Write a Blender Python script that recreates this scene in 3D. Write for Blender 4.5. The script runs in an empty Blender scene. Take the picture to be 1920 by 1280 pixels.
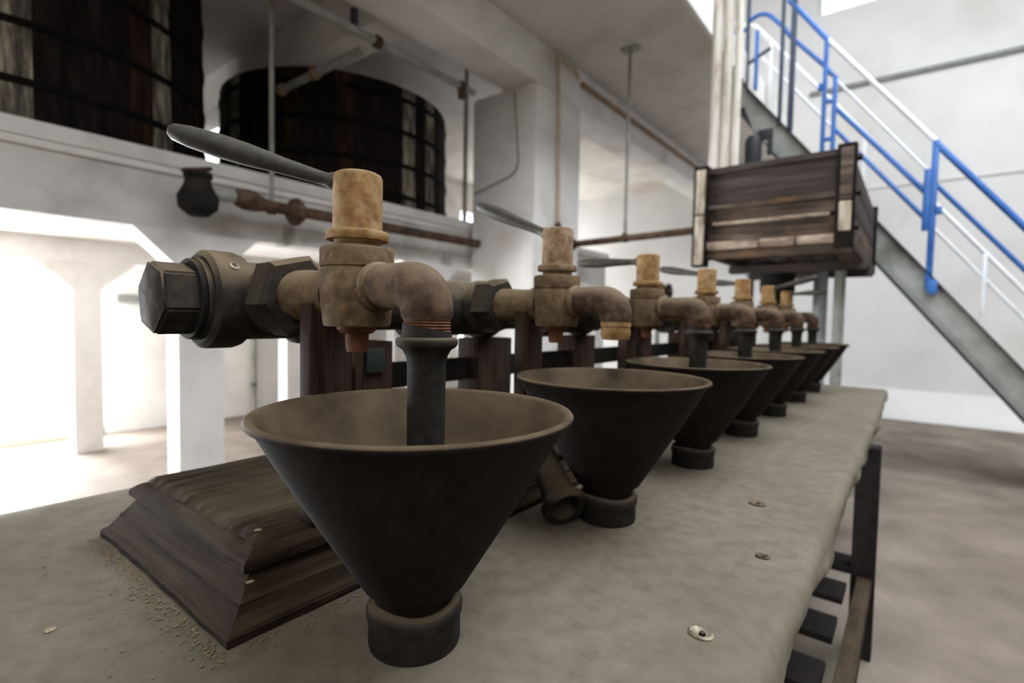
import bpy, bmesh, math, random
from mathutils import Vector, Matrix, noise
random.seed(7)
scene = bpy.context.scene
COL = scene.collection
PI = math.pi

# ------------------------------------------------------------------ camera
cam_data = bpy.data.cameras.new('camera')
cam = bpy.data.objects.new('camera', cam_data)
COL.objects.link(cam)
_fw = Vector((-0.61409106, 0.78793633, -0.04526043))
_r = Vector((0.78806672, 0.61529218, 0.01914097))
_u = Vector((-0.04293026, 0.02391394, 0.99879183))
cam.matrix_world = Matrix(((_r.x, _u.x, -_fw.x, 0.0),
                           (_r.y, _u.y, -_fw.y, 0.0),
                           (_r.z, _u.z, -_fw.z, 1.2),
                           (0, 0, 0, 1)))
cam_data.sensor_width = 36.0
cam_data.lens = 966.65 / 1920 * 36.0
cam_data.clip_start = 0.02
cam_data.clip_end = 100
cam_data.dof.use_dof = True
cam_data.dof.focus_distance = 0.60
cam_data.dof.aperture_fstop = 3.2
cam_data.dof.aperture_blades = 9
scene.camera = cam

# ------------------------------------------------------------------ light
scene.view_settings.view_transform = 'Standard'
scene.view_settings.look = 'None'
scene.view_settings.exposure = 0.2
scene.view_settings.gamma = 1.0
scene.view_settings.use_curve_mapping = False

world = bpy.data.worlds.new('overcast_sky')
scene.world = world
world.use_nodes = True
wb = world.node_tree.nodes['Background']
wb.inputs['Color'].default_value = (0.86, 0.93, 1.0, 1)
wb.inputs['Strength'].default_value = 3.6

def area_light(name, loc, aim, sx, sy, power, color):
    d = bpy.data.lights.new(name, 'AREA')
    d.shape = 'RECTANGLE'; d.size = sx; d.size_y = sy
    d.energy = power; d.color = color
    o = bpy.data.objects.new(name, d); COL.objects.link(o)
    o.location = loc
    o.rotation_euler = (Vector(aim) - Vector(loc)).to_track_quat('-Z', 'Y').to_euler()
    return o
# daylight entering by the tall opening of the outer wall, by the roof light of the stair hall
# and by the windows behind the camera
area_light('daylight_outer_opening', (-6.40, -0.9, 0.62), (-3.4, -0.9, -0.6), 4.4, 1.1, 640, (0.95, 0.975, 1.0))
area_light('daylight_roof_light', (1.6, 3.0, 6.35), (1.6, 3.0, 0), 3.2, 6.8, 300, (0.93, 0.96, 1.0))
area_light('daylight_rear_window', (1.6, -4.2, 5.2), (0.0, 1.5, 2.6), 4.4, 1.6, 90, (1.0, 0.98, 0.95))
area_light('daylight_far_bay', (-6.30, 7.4, 1.7), (0, 7.9, 1.7), 2.0, 2.6, 75, (1.0, 0.99, 0.98))
area_light('added_vat_fill', (-6.30, -1.4, 2.75), (0, 0.2, 3.0), 2.6, 0.9, 75, (1.0, 0.98, 0.96))  # unseen fill added to brighten the cross beam and slab by the vats

# ------------------------------------------------------------------ materials
def lin(c):
    return tuple(((v / 255) / 12.92 if v / 255 <= 0.04045 else ((v / 255 + 0.055) / 1.055) ** 2.4) for v in c)

def material(name, cols, scale=6.0, stretch=(1, 1, 1), rough=0.7, metal=0.0, detail=6.0, bump=0.0, bump_dist=0.002,
             patch=None, patch_scale=2.0, patch_lo=0.5, patch_hi=0.65, patch_stretch=(1, 1, 1),
             dust=None, dust_amt=0.8, dust_lo=0.2, dust_hi=0.9, spec=0.3, speckle=None, subsurf=0.0):
    """Procedural: streaked noise between colours, patches of wear, and dust lying on upward faces."""
    m = bpy.data.materials.new(name); m.use_nodes = True
    nt = m.node_tree; N = nt.nodes; L = nt.links
    bs = N['Principled BSDF']
    tc = N.new('ShaderNodeTexCoord'); oi = N.new('ShaderNodeObjectInfo')
    rnd = N.new('ShaderNodeVectorMath'); rnd.operation = 'SCALE'; rnd.inputs[0].default_value = (17.3, 9.1, 23.7)
    L.new(oi.outputs['Random'], rnd.inputs['Scale'])
    add = N.new('ShaderNodeVectorMath'); add.operation = 'ADD'
    L.new(tc.outputs['Object'], add.inputs[0]); L.new(rnd.outputs[0], add.inputs[1])
    def mapping(st):
        mp = N.new('ShaderNodeMapping'); mp.inputs['Scale'].default_value = st
        L.new(add.outputs[0], mp.inputs['Vector']); return mp
    mp = mapping(stretch)
    nz = N.new('ShaderNodeTexNoise'); nz.inputs['Scale'].default_value = scale
    nz.inputs['Detail'].default_value = detail; nz.inputs['Roughness'].default_value = 0.6
    L.new(mp.outputs[0], nz.inputs['Vector'])
    cr = N.new('ShaderNodeValToRGB'); e = cr.color_ramp.elements
    n = len(cols)
    while len(e) < n: e.new(0.5)
    for i, c in enumerate(cols):
        e[i].position = 0.32 + 0.36 * i / max(1, n - 1); e[i].color = (*lin(c), 1)
    L.new(nz.outputs['Fac'], cr.inputs['Fac'])
    out = cr.outputs['Color']
    def mix(fac, a, col):
        mx = N.new('ShaderNodeMix'); mx.data_type = 'RGBA'
        L.new(fac, mx.inputs['Factor']); L.new(a, mx.inputs['A'])
        mx.inputs['B'].default_value = (*lin(col), 1)
        return mx.outputs['Result']
    def noise_mask(sc, st, lo, hi, det=5):
        mp2 = mapping(st); n2 = N.new('ShaderNodeTexNoise'); n2.inputs['Scale'].default_value = sc
        n2.inputs['Detail'].default_value = det; L.new(mp2.outputs[0], n2.inputs['Vector'])
        mr = N.new('ShaderNodeMapRange'); mr.inputs['From Min'].default_value = lo; mr.inputs['From Max'].default_value = hi
        L.new(n2.outputs['Fac'], mr.inputs['Value']); return mr.outputs['Result']
    if patch:
        out = mix(noise_mask(patch_scale, patch_stretch, patch_lo, patch_hi), out, patch)
    if speckle:
        out = mix(noise_mask(speckle[1], (1, 1, 1), speckle[2], speckle[2] + 0.06, 2), out, speckle[0])
    if dust:
        g = N.new('ShaderNodeNewGeometry'); sp = N.new('ShaderNodeSeparateXYZ'); L.new(g.outputs['Normal'], sp.inputs[0])
        mr = N.new('ShaderNodeMapRange'); mr.inputs['From Min'].default_value = dust_lo; mr.inputs['From Max'].default_value = dust_hi
        mr.inputs['To Max'].default_value = dust_amt; mr.interpolation_type = 'SMOOTHSTEP'
        L.new(sp.outputs['Z'], mr.inputs['Value'])
        mul = N.new('ShaderNodeMath'); mul.operation = 'MULTIPLY'
        L.new(mr.outputs['Result'], mul.inputs[0])
        L.new(noise_mask(14, (1, 1, 1), 0.15, 0.6), mul.inputs[1])
        out = mix(mul.outputs[0], out, dust)
    L.new(out, bs.inputs['Base Color'])
    bs.inputs['Roughness'].default_value = rough; bs.inputs['Metallic'].default_value = metal
    bs.inputs['Specular IOR Level'].default_value = spec
    if bump > 0:
        b = N.new('ShaderNodeBump'); b.inputs['Strength'].default_value = bump; b.inputs['Distance'].default_value = bump_dist
        L.new(nz.outputs['Fac'], b.inputs['Height']); L.new(b.outputs[0], bs.inputs['Normal'])
    return m

M = {}
M['plaster'] = material('whitewashed_plaster', [(216, 213, 209), (233, 231, 228), (239, 237, 235)], 2.2, rough=0.9, bump=0.25, bump_dist=0.01,
                        patch=(186, 178, 168), patch_scale=1.1, patch_lo=0.56, patch_hi=0.75, spec=0.1)
M['plaster_stained'] = material('stained_plaster', [(190, 186, 182), (214, 211, 207), (224, 221, 217)], 3.0, rough=0.9, bump=0.3, bump_dist=0.01,
                                patch=(112, 102, 94), patch_scale=5, patch_lo=0.57, patch_hi=0.74, patch_stretch=(1, 1, 0.4), spec=0.1)
M['ceiling'] = material('ceiling_plaster', [(200, 195, 188), (218, 213, 207), (226, 222, 216)], 1.8, rough=0.95,
                        patch=(178, 164, 146), patch_scale=0.9, patch_lo=0.58, patch_hi=0.8, spec=0.1)
M['end_wall'] = material('end_wall_paint', [(206, 205, 204), (214, 213, 212), (220, 219, 218)], 1.2, rough=0.85, spec=0.15,
                         patch=(196, 191, 184), patch_scale=0.7, patch_lo=0.55, patch_hi=0.8)
M['floor'] = material('concrete_floor', [(108, 99, 89), (125, 114, 104), (138, 127, 117)], 3.0, rough=0.75, detail=9, bump=0.2, bump_dist=0.004,
                      patch=(99, 88, 78), patch_scale=1.3, patch_lo=0.5, patch_hi=0.72, spec=0.25)
M['lead'] = material('dusty_lead_sheet', [(102, 94, 81), (114, 106, 92), (122, 114, 100)], 30.0, rough=0.75, detail=9, bump=0.3, bump_dist=0.002,
                     patch=(96, 87, 73), patch_scale=3.2, patch_lo=0.48, patch_hi=0.8, speckle=((72, 65, 55), 150, 0.74), spec=0.25)
M['funnel_out'] = material('black_enamel', [(21, 15, 13), (28, 22, 18), (34, 28, 23)], 45, rough=0.8, bump=0.08, bump_dist=0.0008, detail=8,
                           dust=(96, 82, 63), dust_amt=0.92, dust_lo=0.2, dust_hi=0.6, spec=0.12)
M['rubber'] = material('old_black_rubber', [(26, 23, 21), (36, 32, 29), (46, 42, 37)], 60, rough=0.8, bump=0.2, bump_dist=0.001, detail=8,
                       dust=(100, 88, 71), dust_amt=0.85, dust_lo=0.1, dust_hi=0.7, spec=0.2)
M['bronze'] = material('dusty_bronze', [(80, 63, 44), (104, 86, 62), (124, 105, 80)], 70, rough=0.8, metal=0.05, detail=10, bump=0.5, bump_dist=0.0014,
                       patch=(84, 61, 42), patch_scale=28, patch_lo=0.52, patch_hi=0.7, speckle=((150, 111, 64), 90, 0.70),
                       dust=(130, 115, 92), dust_amt=0.8, dust_lo=-0.05, dust_hi=0.8, spec=0.25)
M['brass'] = material('yellow_brass', [(106, 72, 38), (135, 101, 58), (155, 124, 81)], 55, rough=0.7, metal=0.05, detail=10, bump=0.3, bump_dist=0.001,
                      patch=(158, 131, 94), patch_scale=34, patch_lo=0.50, patch_hi=0.66, dust=(169, 146, 112), dust_amt=0.7, dust_lo=0.1, dust_hi=0.9, spec=0.3)
M['bronze_brown'] = material('brown_crusted_bronze', [(55, 40, 32), (77, 60, 48), (102, 83, 67)], 60, rough=0.85, detail=10, bump=0.5, bump_dist=0.0014,
                             patch=(109, 90, 67), patch_scale=18, patch_lo=0.52, patch_hi=0.72, speckle=((141, 99, 55), 80, 0.71),
                             dust=(123, 107, 86), dust_amt=0.75, dust_lo=0.1, dust_hi=0.85, spec=0.2)
M['plug_dull'] = material('dull_pinkish_brass', [(101, 76, 56), (128, 103, 79), (146, 122, 101)], 60, rough=0.8, detail=10, bump=0.3, bump_dist=0.001,
                          patch=(151, 131, 108), patch_scale=40, patch_lo=0.52, patch_hi=0.66, dust=(144, 124, 97), dust_amt=0.6, spec=0.2)
M['copper'] = material('brown_copper', [(88, 52, 32), (116, 76, 50)], 60, rough=0.7, metal=0.1, bump=0.2, bump_dist=0.001, spec=0.3)
M['handle'] = material('oxidised_handle', [(43, 41, 35), (58, 55, 47), (72, 68, 58)], 70, rough=0.6, bump=0.15, bump_dist=0.0006, detail=8,
                       patch=(54, 70, 61), patch_scale=40, patch_lo=0.62, patch_hi=0.75, dust=(79, 74, 62), dust_amt=0.6, dust_lo=0.2, dust_hi=0.95, spec=0.4)
M['verdigris'] = material('green_verdigris', [(22, 28, 25), (34, 44, 38), (40, 36, 32)], 60, rough=0.8, bump=0.2, bump_dist=0.001)
M['iron'] = material('dusty_cast_iron', [(38, 35, 34), (50, 46, 42), (64, 58, 52)], 45, rough=0.85, bump=0.2, bump_dist=0.0012, detail=9,
                     patch=(69, 58, 46), patch_scale=20, patch_lo=0.55, patch_hi=0.75,
                     dust=(114, 100, 80), dust_amt=0.95, dust_lo=0.1, dust_hi=0.7, spec=0.12)
M['dark_iron'] = material('dark_iron', [(27, 26, 26), (38, 36, 35)], 14, rough=0.82, bump=0.1, bump_dist=0.001,
                          dust=(96, 85, 69), dust_amt=0.8, dust_lo=0.15, dust_hi=0.8, spec=0.12)
M['wood'] = material('weathered_dark_wood', [(25, 18, 14), (49, 38, 30), (74, 60, 49)], 14, stretch=(9, 0.5, 9), rough=0.88, detail=11, bump=1.0, bump_dist=0.005,
                     patch=(29, 20, 15), patch_scale=9, patch_lo=0.52, patch_hi=0.7, patch_stretch=(5, 0.6, 5), dust=(87, 76, 60), dust_amt=0.6, dust_lo=0.35, dust_hi=1.0, spec=0.12)
M['wood_x'] = material('weathered_dark_end_wood', [(25, 18, 14), (47, 36, 29), (69, 56, 45)], 14, stretch=(0.5, 9, 9), rough=0.88, detail=11, bump=1.0, bump_dist=0.005,
                     patch=(29, 20, 15), patch_scale=9, patch_lo=0.52, patch_hi=0.7, patch_stretch=(0.6, 5, 5), dust=(84, 72, 59), dust_amt=0.5, dust_lo=0.35, dust_hi=1.0, spec=0.12)
M['wood_up'] = material('dark_upright_wood', [(31, 21, 16), (48, 34, 26), (68, 51, 40)], 16, stretch=(9, 9, 0.5), rough=0.85, detail=10, bump=0.6, bump_dist=0.002, spec=0.15)
M['wood_black'] = material('black_wood', [(22, 19, 18), (36, 31, 29)], 6, stretch=(5, 1, 5), rough=0.85, bump=0.3, bump_dist=0.002, spec=0.15)
M['crate'] = material('worn_trough_boards', [(46, 38, 34), (78, 67, 60), (112, 99, 88)], 5, stretch=(0.7, 3, 7), rough=0.85, detail=8, bump=0.7, bump_dist=0.006,
                      patch=(116, 88, 60), patch_scale=3.0, patch_lo=0.58, patch_hi=0.72, spec=0.15)
M['crate_dark'] = material('dark_trough_panel', [(52, 45, 44), (70, 62, 60), (84, 74, 70)], 5, stretch=(0.7, 3, 7), rough=0.85, bump=0.3, bump_dist=0.003, spec=0.15)
M['peeling'] = material('peeling_white_paint', [(96, 82, 70), (176, 164, 146), (206, 196, 178)], 9, stretch=(3, 3, 0.8), rough=0.85, detail=8, bump=0.4, bump_dist=0.003, spec=0.2)
M['peeling_x'] = material('peeling_white_rail', [(76, 60, 50), (150, 132, 116), (190, 174, 156)], 8, stretch=(0.9, 3, 3), rough=0.85, detail=8, bump=0.4, bump_dist=0.003, spec=0.2)
M['stave'] = material('tarred_staves', [(20, 17, 18), (31, 26, 26), (46, 38, 35)], 8, stretch=(4, 4, 0.6), rough=0.85, detail=7, bump=0.4, bump_dist=0.004, spec=0.1)
M['stave_pale'] = material('bleached_and_highlight_stave', [(44, 40, 38), (112, 106, 96), (184, 176, 158)], 6, stretch=(5, 5, 0.8), rough=0.85, detail=9, bump=0.4, bump_dist=0.004, spec=0.1)  # serves bleached staves and one painted window highlight
M['stave_brown'] = material('brown_stave', [(26, 20, 18), (46, 34, 27), (70, 50, 36)], 6, stretch=(4, 4, 0.7), rough=0.85, detail=8, bump=0.4, bump_dist=0.004, spec=0.1)
M['hoop'] = material('iron_hoop', [(10, 9, 10), (18, 16, 15)], 12, rough=0.8, patch=(70, 42, 26), patch_scale=5, patch_lo=0.62, patch_hi=0.74, spec=0.15)
M['rust'] = material('rusty_pipe', [(58, 42, 34), (84, 66, 54), (104, 86, 72)], 14, rough=0.85, bump=0.3, bump_dist=0.002, spec=0.2)
M['grey_pipe'] = material('grey_painted_pipe', [(128, 128, 122), (150, 150, 144), (166, 165, 158)], 8, rough=0.6,
                          patch=(120, 100, 76), patch_scale=5, patch_lo=0.62, patch_hi=0.75)
M['brown_pipe'] = material('brown_painted_pipe', [(132, 106, 84), (160, 134, 106)], 8, rough=0.7)
M['cream_pipe'] = material('cream_painted_pipe', [(186, 170, 140), (206, 192, 164)], 10, rough=0.7)
M['grey_steel'] = material('grey_galvanised_steel', [(140, 143, 146), (160, 163, 166), (172, 174, 176)], 7, rough=0.55, metal=0.1)
M['white_pipe'] = material('flaking_white_pipe', [(176, 160, 140), (222, 216, 206), (232, 228, 222)], 6, stretch=(3, 3, 0.5), rough=0.7, detail=7)
M['blue'] = material('blue_gloss_paint', [(40, 92, 168), (50, 106, 184), (58, 116, 194)], 5, rough=0.4, spec=0.5)
M['slate'] = material('slate_steel', [(58, 68, 84), (74, 86, 104)], 5, rough=0.5)
M['white_paint'] = material('white_gloss_paint', [(226, 228, 230), (236, 238, 240)], 4, rough=0.4, spec=0.5)
M['stringer'] = material('grey_stringer_paint', [(128, 131, 126), (152, 155, 150), (166, 168, 164)], 4, rough=0.65, patch=(104, 106, 92), patch_scale=2.5, patch_lo=0.52, patch_hi=0.75)
M['tread'] = material('dark_steel_tread', [(52, 54, 56), (70, 72, 74)], 8, rough=0.6)
M['crumb'] = material('tan_crumbs', [(118, 103, 78), (146, 130, 100)], 60, rough=0.95)
M['chip'] = material('pale_flake', [(136, 124, 100), (168, 156, 132)], 60, rough=0.9)
M['nail'] = material('bright_tin', [(96, 88, 72), (164, 154, 134)], 90, rough=0.45, metal=0.3)
M['box_grey'] = material('grey_junction_box', [(120, 122, 120), (138, 140, 138)], 8, rough=0.7)
M['dim_wall_grey'] = material('unseen_wall_dim_grey', [(112, 108, 103), (132, 128, 122), (144, 140, 134)], 2.0, rough=0.9)  # grey invented for the unseen walls to cut bounced light
M['kerb'] = material('dusty_kerb_and_bright_yard', [(176, 168, 156), (196, 188, 176)], 4, rough=0.95)
M['dark_metal'] = material('dark_bracket', [(40, 42, 48), (56, 58, 64)], 8, rough=0.6)

# ------------------------------------------------------------------ mesh helpers
def mk(name, bm, mat, parent=None, loc=(0, 0, 0), rot=(0, 0, 0), angle=38):
    bmesh.ops.recalc_face_normals(bm, faces=bm.faces)
    lim = math.radians(angle)
    for ed in bm.edges:
        ed.smooth = not (len(ed.link_faces) == 2 and ed.calc_face_angle(0) > lim)
    for fa in bm.faces: fa.smooth = True
    me = bpy.data.meshes.new(name); bm.to_mesh(me); bm.free()
    me.materials.append(M[mat])
    o = bpy.data.objects.new(name, me); COL.objects.link(o)
    o.location = loc; o.rotation_euler = rot
    if parent: o.parent = parent
    return o

def link_copy(o, name, parent, loc, rot=(0, 0, 0), mat=None):
    c = bpy.data.objects.new(name, o.data); COL.objects.link(c); c.parent = parent
    c.location = loc; c.rotation_euler = rot
    if mat:
        c.material_slots[0].link = 'OBJECT'; c.material_slots[0].material = M[mat]
    return c

def thing(name, label, cat, loc=(0, 0, 0), rotz=0, group=None):
    o = bpy.data.objects.new(name, None); COL.objects.link(o)
    o.empty_display_size = 0.1
    o.location = loc; o.rotation_euler = (0, 0, rotz)
    return tag(o, label, cat, group)

def tag(o, label, cat, group=None, kind=None):
    o['label'] = label; o['category'] = cat
    if group: o['group'] = group
    if kind: o['kind'] = kind
    return o

def struct(o, label=None):
    o['kind'] = 'structure'
    if label: o['label'] = label
    return o

def box(bm, x0, x1, y0, y1, z0, z1, bev=0.0, seg=2):
    vs = [bm.verts.new((x, y, z)) for x in (x0, x1) for y in (y0, y1) for z in (z0, z1)]
    fs = [bm.faces.new([vs[i] for i in q]) for q in ((0, 1, 3, 2), (4, 6, 7, 5), (0, 4, 5, 1), (2, 3, 7, 6), (0, 2, 6, 4), (1, 5, 7, 3))]
    if bev > 0:
        es = list({e for f in fs for e in f.edges})
        bmesh.ops.bevel(bm, geom=es, offset=bev, segments=seg, affect='EDGES', profile=0.5)
    return bm

def Box(*a, bev=0.0, seg=2):
    return box(bmesh.new(), *a, bev=bev, seg=seg)

def frame_of(d):
    d = Vector(d).normalized()
    a = Vector((0, 0, 1)) if abs(d.z) < 0.9 else Vector((1, 0, 0))
    u = d.cross(a).normalized(); v = d.cross(u).normalized()
    return d, u, v

def lathe(bm, prof, seg=32, base=(0, 0, 0), axis=(0, 0, 1), phase=0.0, sides=None):
    """prof: list of (radius, distance along axis). Radius 0 closes the end."""
    base = Vector(base); d, u, v = frame_of(axis)
    rings = []
    for r, h in prof:
        c = base + d * h
        if r <= 1e-7: rings.append([bm.verts.new(c)])
        else:
            rings.append([bm.verts.new(c + (u * math.cos(phase + 2 * PI * i / seg) + v * math.sin(phase + 2 * PI * i / seg)) * r) for i in range(seg)])
    for a, b in zip(rings, rings[1:]):
        for i in range(seg):
            j = (i + 1) % seg
            if len(a) == 1 and len(b) == 1: continue
            if len(a) == 1: bm.faces.new((a[0], b[j], b[i]))
            elif len(b) == 1: bm.faces.new((a[i], a[j], b[0]))
            else: bm.faces.new((a[i], a[j], b[j], b[i]))
    return bm

def Lathe(prof, seg=32, **k):
    return lathe(bmesh.new(), prof, seg, **k)

def cyl(bm, p0, p1, r0, r1=None, seg=20):
    r1 = r0 if r1 is None else r1
    d = Vector(p1) - Vector(p0)
    return lathe(bm, [(0, 0), (r0, 0), (r1, d.length), (0, d.length)], seg, base=p0, axis=d)

def Cyl(p0, p1, r0, r1=None, seg=20):
    return cyl(bmesh.new(), p0, p1, r0, r1, seg)

def tube(bm, pts, rad, seg=20, cap=True):
    """Sweep along points; rad number or list."""
    pts = [Vector(p) for p in pts]; n = len(pts)
    rad = [rad] * n if isinstance(rad, (int, float)) else rad
    t0 = (pts[1] - pts[0]).normalized()
    d, u, v = frame_of(t0)
    rings = []; prev = t0
    for i, p in enumerate(pts):
        t = (pts[min(i + 1, n - 1)] - pts[max(i - 1, 0)]).normalized()
        q = prev.rotation_difference(t); u = q @ u; v = q @ v; prev = t
        rings.append([bm.verts.new(p + (u * math.cos(2 * PI * k / seg) + v * math.sin(2 * PI * k / seg)) * rad[i]) for k in range(seg)])
    for a, b in zip(rings, rings[1:]):
        for k in range(seg):
            bm.faces.new((a[k], a[(k + 1) % seg], b[(k + 1) % seg], b[k]))
    if cap:
        bm.faces.new(rings[0][::-1]); bm.faces.new(rings[-1])
    return bm

def Tube(pts, rad, seg=20, cap=True):
    return tube(bmesh.new(), pts, rad, seg, cap)

def bend(p0, pc, p1, r, n=8):
    """Points of a line p0-pc-p1 with a rounded corner of radius about r."""
    p0, pc, p1 = Vector(p0), Vector(pc), Vector(p1)
    a = pc + (p0 - pc).normalized() * r; b = pc + (p1 - pc).normalized() * r
    out = [p0]
    for i in range(n + 1):
        t = i / n
        out.append(a * (1 - t) ** 2 + pc * 2 * t * (1 - t) + b * t * t)
    out.append(p1); return out

def prism(bm, poly, axis, a0, a1):
    """poly: list of 2-D points; axis 'x': (y,z) ; 'y': (x,z) ; extruded from a0 to a1."""
    def P(p, a): return {'x': (a, p[0], p[1]), 'y': (p[0], a, p[1]), 'z': (p[0], p[1], a)}[axis]
    A = [bm.verts.new(P(p, a0)) for p in poly]; B = [bm.verts.new(P(p, a1)) for p in poly]
    n = len(poly)
    bm.faces.new(A[::-1]); bm.faces.new(B)
    for i in range(n): bm.faces.new((A[i], A[(i + 1) % n], B[(i + 1) % n], B[i]))
    return bm

def Prism(poly, axis, a0, a1): return prism(bmesh.new(), poly, axis, a0, a1)

# ================================================================== THE SETTING
ZC = 3.47            # underside of the upper slab
DF = -3.25           # front plane of the low vat deck
DT, DB = 2.066, 1.65  # deck top, beam underside
YE = 8.7             # end wall
XO = -6.15           # outer wall
struct(mk('floor', Box(XO - 0.2, 5, -4.5, YE + 0.2, -0.12, 0), 'floor'), 'dusty grey concrete floor of the hall')
struct(mk('yard', Box(-20, XO - 0.2, -12, 14, -0.14, -0.02), 'kerb'), 'yard outside the open bay, coloured pale to look sunlit')  # outdoor brightness put into the pale ground colour
# end wall with a high window above the stair
bm = bmesh.new()
box(bm, -7, -1.3, YE, YE + 0.2, 0, 6.6); box(bm, -1.3, 0.1, YE, YE + 0.2, 0, 5.62)
box(bm, 0.1, 5, YE, YE + 0.2, 0, 6.6); box(bm, -1.3, 0.1, YE, YE + 0.2, 6.4, 6.6)
struct(mk('wall_end', bm, 'end_wall'), 'white painted end wall behind the stair')
win = struct(mk('window_1', Box(-1.3, 0.1, YE + 0.09, YE + 0.11, 5.62, 6.4), 'white_paint'))
win.data.materials[0] = bpy.data.materials.new('window_glass')
win.data.materials[0].use_nodes = True
_b = win.data.materials[0].node_tree.nodes['Principled BSDF']
_b.inputs['Transmission Weight'].default_value = 1.0; _b.inputs['Roughness'].default_value = 0.05; _b.inputs['IOR'].default_value = 1.0
for i, (x0, x1, z0, z1) in enumerate(((-1.3, 0.1, 5.62, 5.67), (-1.3, 0.1, 6.35, 6.4), (-1.3, -1.25, 5.67, 6.35), (0.05, 0.1, 5.67, 6.35), (-0.62, -0.58, 5.67, 6.35))):
    mk('window_frame', Box(x0, x1, YE + 0.06, YE + 0.14, z0, z1), 'white_paint', win)
# conduits along the end wall
c = mk('wall_conduit', Box(-1.35, 4.6, YE - 0.05, YE, 4.50, 4.56, bev=0.01), 'box_grey')
tag(c, 'grey conduit running high across the white end wall', 'conduit')
c = mk('wall_conduit', Box(-1.35, 4.6, YE - 0.02, YE, 3.07, 3.105, bev=0.006), 'end_wall')
tag(c, 'faint lower conduit painted white on the end wall', 'conduit')
struct(mk('baseboard_end', Prism([(YE, 0), (YE - 0.5, 0), (YE - 0.46, 0.06), (YE, 0.34)], 'x', -2.9, 5), 'end_wall'), 'sloping white plinth at the foot of the end wall')
# right and rear walls, outside the frame, toned down to hold back bounced light
struct(mk('wall_right', Box(4.0, 4.2, -4.5, YE, 0, 6.6), 'dim_wall_grey'))
bm = bmesh.new()
box(bm, -7, -0.6, -4.5, -4.3, 0, 6.6); box(bm, 3.8, 4.0, -4.5, -4.3, 0, 6.6); box(bm, -0.6, 3.8, -4.5, -4.3, 0, 4.4); box(bm, -0.6, 3.8, -4.5, -4.3, 6.0, 6.6)
struct(mk('wall_back', bm, 'dim_wall_grey'))
# roof over the stair hall with a long roof light
bm = bmesh.new()
box(bm, -7, 0.0, -4.5, YE + 0.2, 6.6, 6.8); box(bm, 3.2, 4.2, -4.5, YE + 0.2, 6.6, 6.8)
box(bm, 0.0, 3.2, 6.4, YE + 0.2, 6.6, 6.8); box(bm, 0.0, 3.2, -4.5, -0.4, 6.6, 6.8)
struct(mk('ceiling_hall', bm, 'ceiling'))
# upper slab over the vats and the table's left side
struct(mk('ceiling', Box(-6.6, -1.375, -4.3, YE, ZC, ZC + 0.2), 'ceiling'), 'grey plastered slab over the vats')
struct(mk('trim_1', Box(-1.375, -1.345, -4.3, YE, ZC - 0.03, ZC + 0.24), 'plaster'), 'white edge of the upper slab')
# longitudinal and cross beams of the upper slab
struct(mk('ceiling_beam', Box(-2.85, -2.5, -4.3, YE, 3.13, ZC, bev=0.01), 'plaster'), 'long white concrete beam over the tall pillar')
for y in (2.16, -1.2):
    struct(mk('cross_beam', Box(-6.2, -2.85, y, y + 0.26, 3.13, ZC, bev=0.01), 'ceiling'), 'white cross beam between the vats')
# tall pillar
struct(mk('tall_pillar', Box(-3.19, -2.5, 3.47, 4.18, 0, 3.13, bev=0.012), 'plaster'), 'square white pillar behind the taps')
# low deck carrying the vats
struct(mk('vat_deck', Box(-6.1, DF - 0.16, -4.3, 6.15, 1.78, DT - 0.01), 'plaster'), 'low concrete deck under the vats')
LC = [(1.127, 1.368), (2.93, 3.171), (-0.67, -0.43), (4.4, 4.64), (5.9, 6.14)]     # columns of the front row (y extent)
bm = bmesh.new()
box(bm, DF - 0.17, DF, -4.3, 6.15, DB, DT - 0.075)
struct(mk('deck_beam', bm, 'plaster_stained'), 'stained white front beam of the vat deck')
struct(mk('trim_2', Box(DF - 0.18, DF + 0.035, -4.3, 6.17, DT - 0.075, DT, bev=0.008), 'plaster'), 'lip along the top of the deck beam')
struct(mk('trim_3', Box(DF, DF + 0.018, -4.3, 3.5, DT - 0.115, DT - 0.075, bev=0.004), 'plaster'), 'thin moulding under the deck lip')
def deck_column(x1, w, y0, y1, zb, ch, mat='plaster', dz=0.2):
    poly = [(y0, 0), (y1, 0), (y1, zb - dz), (y1 + ch, zb), (y0 - ch, zb), (y0, zb - dz)]
    return struct(mk('deck_column', Prism(poly, 'x', x1 - w, x1), mat), 'white concrete column with splayed head under the deck')
for y0, y1 in LC: deck_column(DF, 0.17, y0, y1, DB, 0.21)
XA = -5.45
for y0, y1 in ((1.12, 1.315), (2.95, 3.145), (-0.7, -0.505), (4.45, 4.645), (5.95, 6.14)):
    deck_column(XA, 0.17, y0, y1, 1.60, 0.25, dz=0.225)
struct(mk('rear_deck_beam', Box(XA - 0.17, XA, -4.3, 6.15, 1.60, 1.78), 'plaster'), 'rear white beam of the vat deck')
# outer wall: open bay at the left, window above, wall to the right
bm = bmesh.new()
box(bm, XO - 0.2, XO, 1.48, 6.4, 0, 2.2); box(bm, XO - 0.2, XO, 8.4, YE, 0, 2.2); box(bm, XO - 0.2, XO, 6.4, 8.4, 0, 0.4)
box(bm, XO - 0.2, XO, -4.3, 1.48, 1.66, 2.2)
box(bm, XO - 0.2, XO, -4.3, -3.1, 0, 1.66)
box(bm, XO - 0.2, XO, -4.3, -2.7, 2.2, ZC); box(bm, XO - 0.2, XO, -0.1, 2.1, 2.2, ZC); box(bm, XO - 0.2, XO, -2.7, -0.1, 3.25, ZC); box(bm, XO - 0.2, XO, 3.1, 6.4, 2.2, ZC); box(bm, XO - 0.2, XO, 8.4, YE, 2.2, ZC); box(bm, XO - 0.2, XO, 6.4, 8.4, 3.0, ZC)  # includes the unseen upper opening added for the vat fill lamp
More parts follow.
